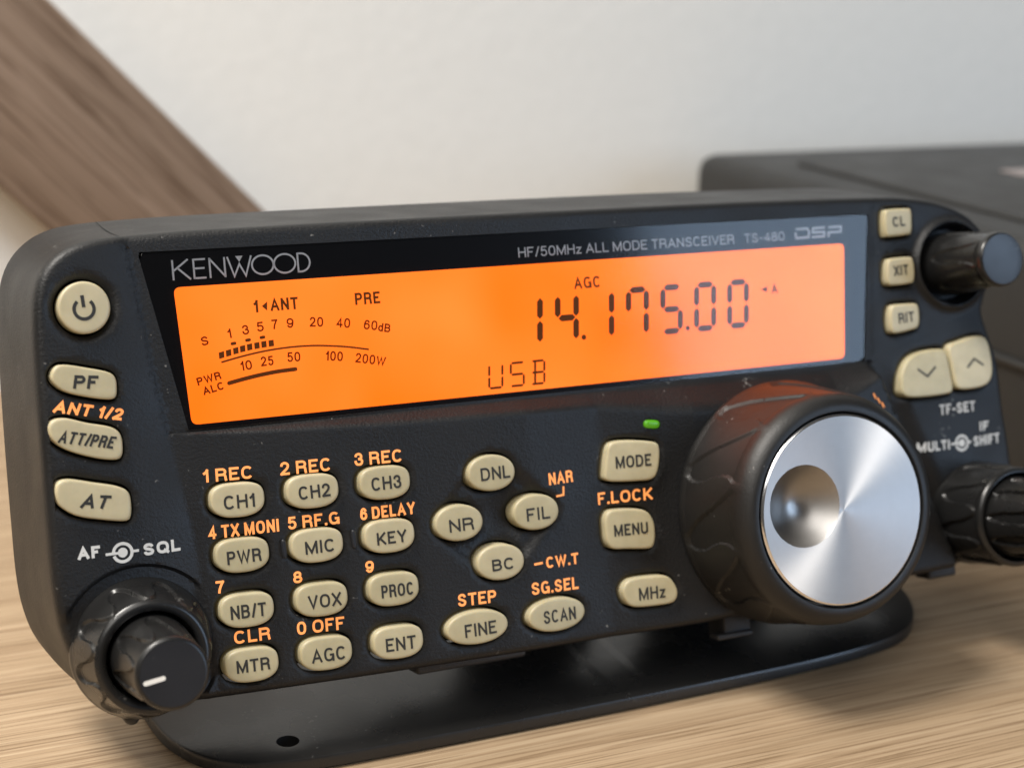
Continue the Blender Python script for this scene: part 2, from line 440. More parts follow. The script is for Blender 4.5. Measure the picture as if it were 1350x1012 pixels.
def lettering(name, txt, x, y, w, cap, rot, zf, mat, parent, weight=0.28, shear=0.0, gap=0.13, word=0.27):
    k = weight/cap
    pos = []; u = 0.0
    for ch in txt:
        if ch == ' ': u += word; continue
        gw = max(GLYPH[ch][0], k)
        pos.append((ch, u, gw)); u += gw+gap*(0.75 if ch in './' else 1)
    total = (pos[-1][1]+pos[-1][2])*cap
    fx = w/total
    r = math.radians(rot); c, s = math.cos(r), math.sin(r)
    bm = bmesh.new(); lift = [0.0]
    def put(px, py):
        px += shear*(py)
        return (x+px*c-py*s, y+px*s+py*c)
    for ch, u, gw in pos:
        g0, g1 = u*cap*fx, (u+gw)*cap*fx
        if g1-g0 < weight: g0, g1 = (g0+g1)/2-weight/2, (g0+g1)/2+weight/2
        h = weight/2
        def m(p): return put(g0+h+(g1-g0-weight)*p[0], h+(cap-weight)*p[1])
        for st in GLYPH[ch][1]:
            lift[0] += 0.003
            z = lambda a, b, l=lift[0]: zf(a, b)+l
            if st == 'ring': ribbon(bm, [m(p) for p in RING], weight, z, closed=True)
            elif st == 'dot':
                q = [put(g0+a, b) for a, b in ((0, 0), (weight*1.05, 0), (weight*1.05, weight*1.05), (0, weight*1.05))]
                flatpoly(bm, q, z)
            else:
                q = list(st)
                # run straight ends out to the full height or width of the letter
                pts = [m(p) for p in q]
                def ext(a, b):
                    d = Vector((b[0]-a[0], b[1]-a[1]))
                    if d.length < 1e-9: return b
                    d.normalize(); return (b[0]+d.x*h, b[1]+d.y*h)
                e0, e1 = q[0], q[-1]
                if e0[1] in (0, 1) or e0[0] in (0, 1): pts[0] = ext(pts[1], pts[0])
                if e1[1] in (0, 1) or e1[0] in (0, 1): pts[-1] = ext(pts[-2], pts[-1])
                ribbon(bm, pts, weight, z)
    for v in bm.verts: v.co *= S
    return link(name, bm, mat, parent, smooth=False)

# ------------------------------------------------------------------ face relief of the control panel
def sm(a, b, x):
    u = (x-a)/(b-a); u = 0. if u < 0 else 1. if u > 1 else u
    return u*u*(3-2*u)
def tab(t, v):
    if v <= t[0][0]: return t[0][1]
    for (a, b), (c, d) in zip(t, t[1:]):
        if v <= c: return b+(d-b)*(v-a)/(c-a)
    return t[-1][1]
CREASE_L = [(-30, -4.5), (-26.2, -4.7), (-3.5, -6.6), (10.5, -9.0), (37.6, -12.4), (42, -13)]
CREASE_R = [(-30, 125), (-11.7, 118), (9.9, 109.3), (11, 109.2), (37, 111.4), (42, 111.6)]
LEDGE = [(-9, 10.3), (0, 9.6), (22, 8.6), (55, 8.0), (67, 6.4), (75, 5.8), (100, 4.6), (110, 9.0)]
AF = (-15.1, -18.2); DIAL = (87.3, -10.4); RITK = (127.0, 25.6); MULTI = (128.1, -17.3)
def pad(x):
    if x < 44: return 0.75+0.046*(max(x, -8)+8)
    if x < 56: return 3.14-0.040*(x-44)
    return 2.66+2.0*(min(x, 72)-56)/16
def height(x, y):
    cl = tab(CREASE_L, y); cr = tab(CREASE_R, y)
    if x < cl:
        s = cl-x
        z = 0.75+2.2*(1-math.exp(-s/8.0))
        z -= 0.55*(1-sm(11.0, 11.5, math.hypot(x-AF[0], y-AF[1])))*sm(0, 1.2, s)
        d = math.hypot(x+18.9, y-28.4)
        z -= 0.5*(1-sm(3.9, 4.9, d))
        return z
    if x > cr:
        L = (y-10.6)-(x-108.1)*0.289
        z = 0.35
        if L < 0: z += min(1.3, -L*0.13)*sm(0, 4, x-cr)
        d = math.hypot(x-RITK[0], y-RITK[1])
        z += 0.9*math.exp(-((d-7.3)/0.65)**2)
        if d < 7.3: z -= 2.2*(1-sm(6.0, 7.1, d))
        return z
    if y > 10.5: return 0.5
    zk = pad(x)
    zk = 0.35+(zk-0.35)*(1-sm(-2.6, 0.0, x-cr))
    e = tab(LEDGE, x)
    u = (10.5-y)/(10.5-e)
    if u < 1.2:
        u = max(0.0, u)
        if u > 0.8: u = 1-(1.2-u)**2/0.8
        zk = 0.05+(zk-0.05)*u
    dd = (abs((x-37.8)/10.2)**1.3+abs((y+6.8)/9.6)**1.3)**(1/1.3)
    zk -= 0.75*(1-sm(0.80, 1.0, dd))
    d = math.hypot(x-37.8, y+6.8)
    if d < 5.5: zk -= 0.8*(1-(d/5.5)**2)
    return zk
on = lambda lift: (lambda x, y: height(x, y)+lift)
flat = lambda z: (lambda x, y: z)

FRONT = [(55, 38.0), (24, 38.0), (0, 37.9), (-9, 37.7), (-14.5, 37.45), (-18.5, 36.9), (-21.5, 35.6), (-23.8, 33.3), (-25.0, 30), (-25.5, 25), (-25.7, 18), (-25.9, 9), (-26.0, 0), (-26.0, -9),
         (-25.4, -14.5), (-23.9, -19), (-21.0, -23), (-17, -25.6), (-12, -26.5), (-4.8, -26.9), (10, -27.2), (23.9, -27.4), (47, -27.6), (69.4, -27.6), (95, -26.6), (112, -25.8), (122, -25.6),
         (129, -25.6), (133.5, -24.2), (136.2, -21), (136.6, -16), (136.2, -7), (135.4, 0), (134.9, 7.6), (133.9, 12.7), (133.2, 16.8), (134.4, 20.5), (135.2, 25.6), (134.2, 30.2), (131, 33.8), (125.5, 36), (119, 37.1), (111.5, 37.5), (85, 37.9)]
OUT = resample(ccw(catmull(FRONT, 8)), 0.7)
GLASS = ccw([(-10.82, 35.4), (110.58, 34.83), (107.75, 10.5), (-5.95, 10.52)])
LCD = ccw([(-6.24, 30.32), (105.51, 30.28), (104.06, 11.29), (-5.36, 11.2)])
def rounded(poly, r, n=5):
    out = []; k = len(poly)
    for i in range(k):
        a, b, c = Vector(poly[i-1]), Vector(poly[i]), Vector(poly[(i+1) % k])
        p = b+(a-b).normalized()*r; q = b+(c-b).normalized()*r
        for j in range(n+1):
            u = j/n
            w = p*(1-u)**2+b*2*u*(1-u)+q*u*u
            out.append((w.x, w.y))
    return out

# ---- every button: outline, what it reads
KEYS = []
grid = [('CH1', 'PWR', 'NB/T', 'MTR'), ('CH2', 'MIC', 'VOX', 'AGC'), ('CH3', 'KEY', 'PROC', 'ENT')]
for ci, colm in enumerate(grid):
    for ri, nm in enumerate(colm):
        KEYS.append((nm, superellipse(-0.34+10.690*ci, 0.27-7.729*ri, 7.6, 4.83, -1.2, 3.1, 2.45)))
for nm, x, y, w, h, r in [('DNL', 37.52, -0.14, 7.50, 5.35, -2.0), ('NR', 31.84, -6.89, 7.50, 5.35, -2.0), ('FIL', 44.09, -6.76, 7.40, 5.35, -2.0), ('BC', 37.85, -13.49, 7.55, 5.35, -2.0), ('FINE', 33.26, -22.52, 9.70, 5.00, 0.0), ('SCAN', 46.08, -22.50, 9.60, 5.00, -0.5)]:
    KEYS.append((nm, superellipse(x, y, w, h, r, 2.1, 2.1)))
KEYS.append(('power', disc_pts(-18.89, 28.35, 3.5, 56)))
TR = [('PF', [(-24.1, 19.7), (-23.32, 20.9), (-21.95, 20.99), (-19.26, 20.35), (-16.54, 19.55), (-15.64, 18.69), (-15.55, 17.39), (-15.82, 16.12), (-16.87, 15.89), (-19.36, 16.41), (-22.28, 17.37), (-23.71, 18.52)]),
    ('ATT/PRE', [(-24.98, 12.92), (-24.33, 13.87), (-22.59, 13.95), (-19.92, 13.05), (-16.95, 12.23), (-15.71, 11.19), (-15.49, 9.61), (-15.79, 8.09), (-16.85, 7.77), (-19.58, 8.38), (-22.96, 9.78), (-24.67, 11.36)]),
    ('AT', [(-24.82, 4.75), (-24.32, 5.71), (-22.82, 5.85), (-19.88, 5.07), (-16.66, 4.17), (-15.33, 3.23), (-15.08, 1.77), (-15.29, -0.03), (-16.07, -0.58), (-18.83, -0.09), (-22.27, 0.86), (-24.26, 2.26), (-24.8, 3.6)]),
    ('MODE', [(55.72, -2.64), (56.17, -0.1), (56.84, 1.9), (58.26, 2.38), (61.17, 2.23), (64.44, 1.66), (65.23, 0.88), (65.15, -1.03), (64.62, -3.07), (63.62, -4.01), (61.4, -4.05), (57.4, -3.76), (55.97, -3.36)]),
    ('MENU', [(55.25, -9.32), (55.94, -8.2), (57.42, -8.02), (60.69, -8.29), (62.48, -8.94), (63.4, -10.45), (63.54, -12.39), (63.18, -14.09), (62.21, -14.61), (58.74, -14.26), (56.21, -13.95), (55.34, -12.8), (55.21, -11.05)]),
    ('MHz', [(57.3, -20.7), (57.96, -19.39), (59.47, -18.88), (63.16, -18.92), (64.99, -19.29), (66.02, -20.41), (66.5, -21.88), (66.1, -23.06), (65.02, -23.52), (61.68, -23.54), (59.11, -23.31), (57.89, -22.52)]),
    ('CL', [(112.59, 33.28), (112.89, 35.07), (113.61, 35.42), (117.97, 35.42), (118.73, 35.0), (118.72, 33.18), (118.47, 31.37), (117.59, 31.01), (113.37, 30.87), (112.67, 31.35)]),
    ('XIT', [(112.37, 24.86), (112.77, 26.65), (113.55, 27.2), (117.6, 27.28), (118.4, 26.82), (118.6, 24.87), (118.3, 23.18), (117.4, 22.8), (113.42, 22.7), (112.47, 23.16)]),
    ('RIT', [(112.4, 17.0), (112.79, 18.79), (113.64, 19.42), (117.86, 19.4), (118.83, 18.93), (118.96, 16.92), (118.58, 15.44), (117.5, 15.04), (113.48, 14.62), (112.54, 15.18)]),
    ('down', [(112.6, 5.91), (113.1, 7.87), (114.84, 10.0), (117.72, 11.1), (122.4, 11.3), (123.3, 10.3), (123.6, 6.89), (123.6, 4.4), (122.6, 3.7), (118.25, 3.55), (114.15, 3.75), (112.7, 4.5)]),
    ('up', [(124.35, 11.5), (126.84, 12.3), (130.6, 12.9), (132.3, 12.1), (132.7, 9.41), (132.5, 6.52), (131.3, 4.7), (129.0, 4.1), (125.6, 4.15), (124.6, 5.02), (124.3, 8.53)])]
NUDGE = {'down': (0.75, 0.25), 'CL': (0.5, 0), 'XIT': (0.5, 0), 'RIT': (0.45, 0), 'MODE': (0.3, 0), 'MENU': (0.3, 0), 'MHz': (0.2, 0)}
for nm, p in TR:
    a, b = NUDGE.get(nm, (0, 0)); x1 = max(q[0] for q in p); w_ = x1-min(q[0] for q in p)
    KEYS.append((nm, catmull(ccw([(x+a*(x1-x)/w_+b, y) for x, y in p]), 5)))
KEYS = [(n, resample(ccw(list(p)), 0.42)) for n, p in KEYS]
PRESS = 1.05     # how far the buttons stand out

def rim_profile(k, ny, nx=0.0):
    """offset and depth of the k-th ring round the face; the top slopes back, the underside is cut short"""
    rd = [(-1.0, 0.0), (-0.65, -0.05), (-0.35, -0.17), (-0.1, -0.38), (0.1, -0.68), (0.22, -1.05), (0.30, -1.5)]
    if k < 7: return rd[k]
    end = 1.0+2.9*max(0.0, ny)**2+(1.3*nx*nx if nx < 0 else 0)
    depth = 20.0*(1-0.68*sm(0.3, 0.8, -ny))
    u = (k-6)/10
    if u > 1: return end-0.7, -1.5-depth-0.4
    return 0.30+(end-0.30)*u, -1.5-depth*u
# ---- front shell: triangulated face with real openings, rounded rim and skirt
def build_shell():
    pts = []; edges = []
    def loop(poly):
        i0 = len(pts); pts.extend(Vector(p) for p in poly); k = len(poly)
        edges.extend((i0+i, i0+(i+1) % k) for i in range(k))
    inner = offset(OUT, -1.0)
    loop(inner)
    glass = resample(GLASS, 0.8)
    loop(glass)
    holes = [glass]; lowered = {}
    for nm, p in KEYS:
        h = offset(p, 0.40); loop(h); holes.append(h)
        for q in h: lowered[(round(q[0], 3), round(q[1], 3))] = -0.30
        ring = offset(p, 0.80)
        pts.extend(Vector(q) for q in ring)
    led = offset(superellipse(64.76, 4.36, 2.6, 1.3, -8, 2.8, 2.8, 28), 0.12)
    loop(led); holes.append(led)
    for crs in (CREASE_L, CREASE_R):
        i0 = len(pts); m_ = 150
        for i in range(m_+1):
            yy = 36.4-62.0*i/m_ if crs is CREASE_L else 36.0-60.5*i/m_
            pts.append(Vector((tab(crs, yy), yy)))
        edges.extend((i0+i, i0+i+1) for i in range(m_))
    keypolys = [offset(p, 1.05) for _, p in KEYS] + [led]
    boxes = [(min(x for x, _ in k), max(x for x, _ in k), min(y for _, y in k), max(y for _, y in k)) for k in keypolys]
    inner2 = offset(OUT, -1.4)
    def free(x, y):
        if abs(x-tab(CREASE_L, y)) < 0.55 or abs(x-tab(CREASE_R, y)) < 0.55: return False
        if tab(CREASE_L, y) < x < tab(CREASE_R, y) and tab(LEDGE, x)-1.5 < y < 10.8: return False
        return True
    def ok(x, y):
        if not inside((x, y), inner2): return False
        if inside((x, y), glass): return False
        for k, b in zip(keypolys, boxes):
            if b[0] <= x <= b[1] and b[2] <= y <= b[3] and inside((x, y), k): return False
        return True
    cand = []
    st = 0.75
    y = -28.0
    while y < 39:
        x = -27.0
        while x < 138:
            q = (x+random.uniform(-.12, .12), y+random.uniform(-.12, .12))
            if free(*q): cand.append(q)
            x += st
        y += st
    for c, rs in ((AF, (10.7, 11.0, 11.17, 11.34, 11.5, 11.8)), (RITK, (5.8, 6.2, 6.5, 6.8, 7.1, 7.35, 7.6, 7.9, 8.3)), ((37.8, -6.8), (5.2, 5.5, 5.8))):
        for r in rs:
            n = int(2*math.pi*r/0.35)
            cand += [(c[0]+r*math.cos(2*math.pi*i/n), c[1]+r*math.sin(2*math.pi*i/n)) for i in range(n)]
    for i in range(220):
        yy = -27+65*i/219
        for cr, sg in ((CREASE_L, -1), (CREASE_R, 1)):
            for o_ in (0.45, -0.45): cand.append((tab(cr, yy)+o_, yy))
    for i in range(330):
        xx = -8+117*i/329
        for k in range(1, 10): cand.append((xx, 10.5-(10.5-tab(LEDGE, xx)+1.25)*k/9))
    for i in range(80):
        xx = 108.5+26*i/79
        for o_ in (-0.3, 0, 0.3): cand.append((xx, 10.6+(xx-108.1)*0.289+o_))
    pts.extend(Vector(c) for c in cand if ok(*c))
    V, Ed, F, *_ = delaunay_2d_cdt(pts, edges, [], 0, 1e-4)
    hb = [(min(x for x, _ in k), max(x for x, _ in k), min(y for _, y in k), max(y for _, y in k)) for k in holes]
    bm = bmesh.new()
    bv = []
    for v in V:
        dz = lowered.get((round(v.x, 3), round(v.y, 3)), 0.0)
        bv.append(bm.verts.new((v.x, v.y, height(v.x, v.y)+dz)))
    for f in F:
        c = (sum(V[i].x for i in f)/len(f), sum(V[i].y for i in f)/len(f))
        if not inside(c, inner): continue
        if any(b[0] <= c[0] <= b[1] and b[2] <= c[1] <= b[3] and inside(c, h) for h, b in zip(holes, hb)): continue
        bm.faces.new([bv[i] for i in f])
    for f in bm.faces:
        c = f.calc_center_median()
        if tab(CREASE_L, c.y)+0.2 < c.x < tab(CREASE_R, c.y)-0.2 and tab(LEDGE, c.x)-0.5 < c.y < 10.6: f.material_index = 2
    for v in [v for v in bm.verts if not v.link_faces]: bm.verts.remove(v)
    def strip(rings):
        vs = [[bm.verts.new(p) for p in r] for r in rings]; k = len(rings[0])
        for a, b in zip(vs, vs[1:]):
            for i in range(k): bm.faces.new((a[i], a[(i+1) % k], b[(i+1) % k], b[i]))
    rim = []
    for t_ in range(18):
        ring = []
        for i, ((x0, y0), (xi, yi)) in enumerate(zip(OUT, inner)):
            nx, ny = x0-xi, y0-yi
            l = math.hypot(nx, ny); nx, ny = nx/l, ny/l
            o_, dz = rim_profile(t_, ny, nx)
            hz = height(xi, yi)
            ring.append((x0+nx*o_, y0+ny*o_, hz*max(0.0, 1+dz/6)+dz))
        rim.append(ring)
    nf = len(bm.faces); strip(rim); bm.faces.ensure_lookup_table()
    for f in bm.faces[nf+6*len(inner):]: f.material_index = 1
    for h in holes:
        dep = 1.2 if h is glass else 1.6
        strip([[(x, y, height(x, y)+lowered.get((round(x, 3), round(y, 3)), 0.0)) for x, y in h], [(x, y, height(x, y)-dep) for x, y in h]])
    bmesh.ops.remove_doubles(bm, verts=bm.verts, dist=2e-3)
    return bm
shell = part('front_panel', build_shell(), 'shell', sharp=40)
shell.data.materials.append(MAT['skirt'])
shell.data.materials.append(MAT['ledge'])

# seam lines between the left cheek, the centre and the top band
bm = bmesh.new()
sv = []
for k in range(17):
    o_, dz = rim_profile(k, 1.0)
    sv.append((-12.35-0.75*math.sin(math.pi*k/16), 37.6+o_, 0.52*max(0, 1+dz/6)+dz+0.03))
vsL = [bm.verts.new((x-0.09, y+0.03, z)) for x, y, z in sv]; vsR = [bm.verts.new((x+0.09, y+0.03, z)) for x, y, z in sv]
for k in range(16): bm.faces.new((vsL[k], vsR[k], vsR[k+1], vsL[k+1]))
sub('seam', bm, 'gap', shell, smooth=False)

# rear housing
def loft_outline(rings_def):
    return [[(x, y, z) for x, y in offset(OUT, o_)] for o_, z in rings_def]
rear_rings = [[(x, y, -1.9) for x, y in offset(OUT, -2.2)], [(x, y, -10.0) for x, y in offset(OUT, 2.0)]]
body_p = rounded(ccw([(-24, 36), (133, 36), (133, -14), (-24, -14)]), 5, 6)
bm = rings_mesh([[(x, y, -8.0) for x, y in offset(body_p, 0)], [(x, y, -21.0) for x, y in body_p], [(x, y, -22.5) for x, y in offset(body_p, -1.5)]], True, True)
part('rear_housing', bm, 'rear')
bm = rings_mesh([[(x, y, -7.0) for x, y in offset(OUT, -1.5)], [(x, y, -7.8) for x, y in offset(OUT, -1.8)]], True, True)
part('back_plate', bm, 'rear')

# ---- display
bm = bmesh.new(); flatpoly(bm, offset(resample(GLASS, 2), -0.02), flat(-0.12))
mask = part('display_mask', bm, 'bezel', smooth=False)
bm = bmesh.new(); flatpoly(bm, rounded(LCD, 1.0, 6), flat(0.0))
lcd = part('lcd_screen', bm, 'lcd', smooth=False, label='glowing orange LCD screen with dark digits')
g_in = offset(GLASS, 0)
bm = rings_mesh([[(x, y, 0.06) for x, y in resample(GLASS, 2)], [(x, y, 0.30) for x, y in resample(GLASS, 2)]], False, True)
part('display_window', bm, 'glass', smooth=False)

MK = flat(-0.09)
# maker's lettering drawn as thin strokes
bm = bmesh.new()
kx, ky, ks, kh = -6.23, 31.30, 19.84/510, 2.80/77
def kp(u, v): return (kx+u*ks, ky+v*kh)
W_ = 0.27
for seq in ([(4, 0), (4, 77)], [(60, 77), (7, 36)], [(20, 46), (66, 0)], [(79, 0), (79, 77)], [(79, 74), (122, 74)], [(79, 40), (118, 40)], [(79, 3), (122, 3)],
            [(137, 0), (137, 77)], [(137, 74), (191, 3)], [(191, 0), (191, 77)], [(202, 77), (224, 1), (245, 47), (266, 1), (290, 77)], [(463, 0), (463, 77)]):
    ribbon(bm, [kp(*p) for p in seq], W_, MK)
for cx_ in (331, 413): ribbon(bm, [kp(cx_+40*math.cos(a*math.pi/20), 38.5+36.5*math.sin(a*math.pi/20)) for a in range(40)], W_, MK, closed=True)
ribbon(bm, [kp(463, 74)]+[kp(474+34*math.cos(a), 38.5+35.5*math.sin(a)) for a in [math.pi/2-math.pi*i/18 for i in range(19)]]+[kp(463, 3)], W_, MK)
flatpoly(bm, [kp(232, 78), kp(259, 78), kp(245.5, 55)], MK)
sub('maker_lettering', bm, 'silver', mask, smooth=False)
lettering('model_lettering', 'HF/50MHz ALL MODE TRANSCEIVER', 46.22, 31.40, 38.08, 1.50, 0, MK, 'silver', mask, 0.20)
lettering('model_lettering', 'TS-480', 86.31, 31.42, 7.67, 1.45, 0, MK, 'silver', mask, 0.19)
bm = bmesh.new()
for seq in ([(0.2, 1.62), (2.45, 1.62), (2.75, 1.2), (2.6, 0.18), (0.12, 0.18), (0.12, 1.1)], [(5.95, 1.62), (3.6, 1.62), (3.45, 0.92), (5.75, 0.90), (5.65, 0.18), (3.2, 0.18)], [(6.55, 0.0), (6.55, 0.78), (9.0, 0.78), (9.15, 1.62), (6.6, 1.62)]):
    ribbon(bm, [(96.1+a, 31.5+b) for a, b in seq], 0.36, MK)
sub('emblem', bm, 'silver', mask, smooth=False)

# LCD content
LZ = flat(0.03)
def lcdmesh(name, build, mat='lcdink'):
    bm = bmesh.new(); build(bm); return sub(name, bm, mat, lcd, smooth=False)
SEG = {'0': 'abcdef', '1': 'bc', '4': 'fgbc', '5': 'afgcd', '7': 'fabc', 'U': 'fedcb', 'S': 'afgcd', 'B': 'abcdgv'}
def digit(bm, ch, xr, y0, y1, w, th, sl=0.085, gap=0.12):
    """seven segment figure whose right edge centre line is at xr on top"""
    H = y1-y0
    def P(u, v): return (xr-w+u-sl*(H-v), y0+v)
    h = th/2
    def seg(a, b):
        (ax, ay), (bx, by) = a, b
        d = Vector((bx-ax, by-ay)).normalized(); n_ = Vector((-d.y, d.x))
        A = Vector(a)+d*gap; B = Vector(b)-d*gap
        pts = [A, A+d*h+n_*h, B-d*h+n_*h, B, B-d*h-n_*h, A+d*h-n_*h]
        flatpoly(bm, [P(p.x, p.y) for p in pts], LZ)
    ends = {'a': ((0, H), (w, H)), 'b': ((w, H), (w, H/2)), 'c': ((w, H/2), (w, 0)), 'd': ((0, 0), (w, 0)), 'e': ((0, 0), (0, H/2)), 'f': ((0, H/2), (0, H)), 'g': ((0, H/2), (w, H/2))}
    for s in SEG[ch]:
        if s == 'v':
            seg((w*.28, 0), (w*.28, H/2)); seg((w*.28, H/2), (w*.28, H))
        else: seg(*ends[s])
for i, ch in enumerate('1417500'):
    lcdmesh('frequency_digit', lambda bm, i=i, ch=ch: digit(bm, ch, 49.2+6.14*i, 18.30, 25.20, 3.15, 1.0))
for x in (56.10, 74.55): lcdmesh('decimal_point', lambda bm, x=x: flatpoly(bm, disc_pts(x, 18.55, 0.42, 16), LZ))
for ch, xr in zip('USB', (42.1, 45.65, 49.1)):
    lcdmesh('mode_letter', lambda bm, ch=ch, xr=xr: digit(bm, ch, xr, 12.15, 15.6, 2.15, 0.36, gap=0.06))
for x, y in [(-0.36, 20.5), (0.66, 20.71), (1.71, 20.93), (2.7, 21.13), (3.72, 21.29), (4.78, 21.41), (5.8, 21.5), (6.86, 21.57)]:
    sl = 0.21-0.018*(x+0.4)
    lcdmesh('meter_bar', lambda bm, x=x, y=y, sl=sl: flatpoly(bm, [(x-.38, y-.45-.38*sl), (x+.38, y-.45+.38*sl), (x+.38, y+.45+.38*sl), (x-.38, y+.45-.38*sl)], LZ))
for x, y in [(1.46, 21.97), (3.57, 22.28), (5.66, 22.5)]:
    lcdmesh('meter_dot', lambda bm, x=x, y=y: flatpoly(bm, superellipse(x, y, 0.84, 0.46, 6, 3, 3, 20), LZ))
ARC = [(-0.49, 19.49), (2.33, 20.04), (5.08, 20.46), (7.45, 20.69), (9.83, 20.8), (12, 20.78), (14.21, 20.64), (17.82, 20.19), (21.25, 19.52)]
lcdmesh('meter_scale', lambda bm: ribbon(bm, catmull(ARC, 6, False), 0.26, LZ))
def thick(bm):
    p = catmull([(0.36, 16.5), (2.43, 16.88), (4.8, 17.24), (7.4, 17.51), (10.06, 17.62)], 6, False)
    ribbon(bm, p, 0.58, LZ)
    for (c, a0) in ((p[0], 100), (p[-1], -85)):
        flatpoly(bm, [(c[0]+.29*math.cos(math.radians(a0+180*i/10)), c[1]+.29*math.sin(math.radians(a0+180*i/10))) for i in range(11)], LZ)
lcdmesh('meter_scale', thick)
lcdmesh('marker_triangle', lambda bm: flatpoly(bm, [(5.96, 26.88), (6.79, 27.5), (6.68, 26.2)], LZ))
lcdmesh('marker_triangle', lambda bm: flatpoly(bm, [(88.55, 23.75), (89.95, 24.2), (89.88, 23.2)], LZ))
for tx, x, y, w, c, r in [('ANT', 7.2, 26.1, 4.05, 1.75, 0), ('PRE', 19.77, 26.06, 3.84, 1.75, 0), ('1', 4.8, 26.05, 0.62, 1.74, 0), ('AGC', 55.12, 26.02, 4.56, 1.8, 0), ('A', 90.67, 22.92, 1.23, 1.6, 0)]:
    lettering('screen_lettering', tx, x, y, w, c, r, LZ, 'lcdink', lcd, 0.34)
for tx, x, y, w, c, r in [('S', -3.01, 21.96, 1.08, 1.25, 8), ('1', 0.83, 22.71, 0.5, 1.34, 6), ('3', 2.9, 23.04, 0.98, 1.34, 4.5), ('5', 4.98, 23.33, 1.02, 1.36, 2.0), ('7', 7.15, 23.51, 0.87, 1.37, 0.7), ('9', 9.32, 23.53, 1.03, 1.38, -1),
    ('20', 12.69, 23.47, 2.0, 1.39, -4.3), ('40', 16.61, 23.09, 2.07, 1.4, -7.6), ('60', 20.69, 22.51, 2.07, 1.4, -9.8), ('dB', 22.84, 22.07, 1.88, 1.25, -11.6), ('10', 2.23, 18.04, 1.64, 1.34, 4.3), ('25', 5.14, 18.43, 1.84, 1.36, 1.0),
    ('50', 8.97, 18.72, 1.94, 1.38, -1.5), ('100', 14.62, 18.47, 2.55, 1.39, -7.5), ('200', 19.0, 17.83, 3.0, 1.4, -11.3), ('W', 22.12, 17.2, 1.42, 1.32, -12.9), ('PWR', -4.02, 16.52, 3.45, 1.11, 11.4), ('ALC', -3.31, 15.13, 3.05, 1.11, 11.7)]:
    lettering('screen_lettering', tx, x, y, w, c, r, LZ, 'lcdred', lcd, 0.235)

# ---- buttons
KEYTEXT = {'PF': (-21.41, 17.78, 3.16, 1.77, -6, .12), 'ATT/PRE': (-24.07, 10.87, 7.3, 1.65, -12.5, .25), 'AT': (-21.97, 1.95, 3.6, 1.80, -9, .32),
    'CH1': (-2.37, -0.85, 4.32, 1.90, -0.6, 0), 'CH2': (8.26, -0.73, 4.57, 1.87, 0.8, 0), 'CH3': (18.92, -0.70, 4.46, 1.91, 0.4, 0), 'PWR': (-2.58, -8.54, 4.78, 1.85, 0.1, 0), 'MIC': (8.52, -8.53, 4.29, 1.83, 0.1, 0), 'KEY': (19.06, -8.56, 4.44, 1.80, 0.4, 0),
    'NB/T': (-2.76, -16.21, 4.98, 1.91, -0.6, 0), 'VOX': (8.27, -16.29, 4.81, 1.89, -0.4, 0), 'PROC': (19.05, -16.23, 4.83, 1.86, -0.5, 0), 'MTR': (-2.59, -23.79, 4.68, 1.79, -0.6, 0), 'AGC': (8.11, -24.01, 4.96, 1.93, -0.6, 0), 'ENT': (19.05, -24.06, 4.52, 1.93, -0.6, 0),
    'FINE': (31.19, -23.80, 4.94, 1.93, 0.8, 0), 'SCAN': (43.69, -23.57, 5.46, 1.93, -0.3, 0), 'MHz': (59.99, -22.37, 4.32, 1.93, -1.0, 0), 'DNL': (35.74, -1.19, 4.61, 1.91, 0.8, 0), 'NR': (30.23, -8.13, 3.80, 1.87, 0.4, 0), 'FIL': (42.47, -7.98, 3.74, 1.91, 0.8, 0), 'BC': (36.38, -14.70, 3.49, 1.74, 0.5, 0),
    'MODE': (57.86, -1.79, 5.78, 1.85, -0.9, 0), 'MENU': (56.77, -12.12, 5.49, 1.79, -1.0, 0), 'CL': (114.63, 32.44, 2.59, 1.67, 2, 0), 'XIT': (114.18, 24.23, 3.0, 1.72, 2, 0), 'RIT': (114.5, 16.22, 3.2, 1.75, 2, 0)}
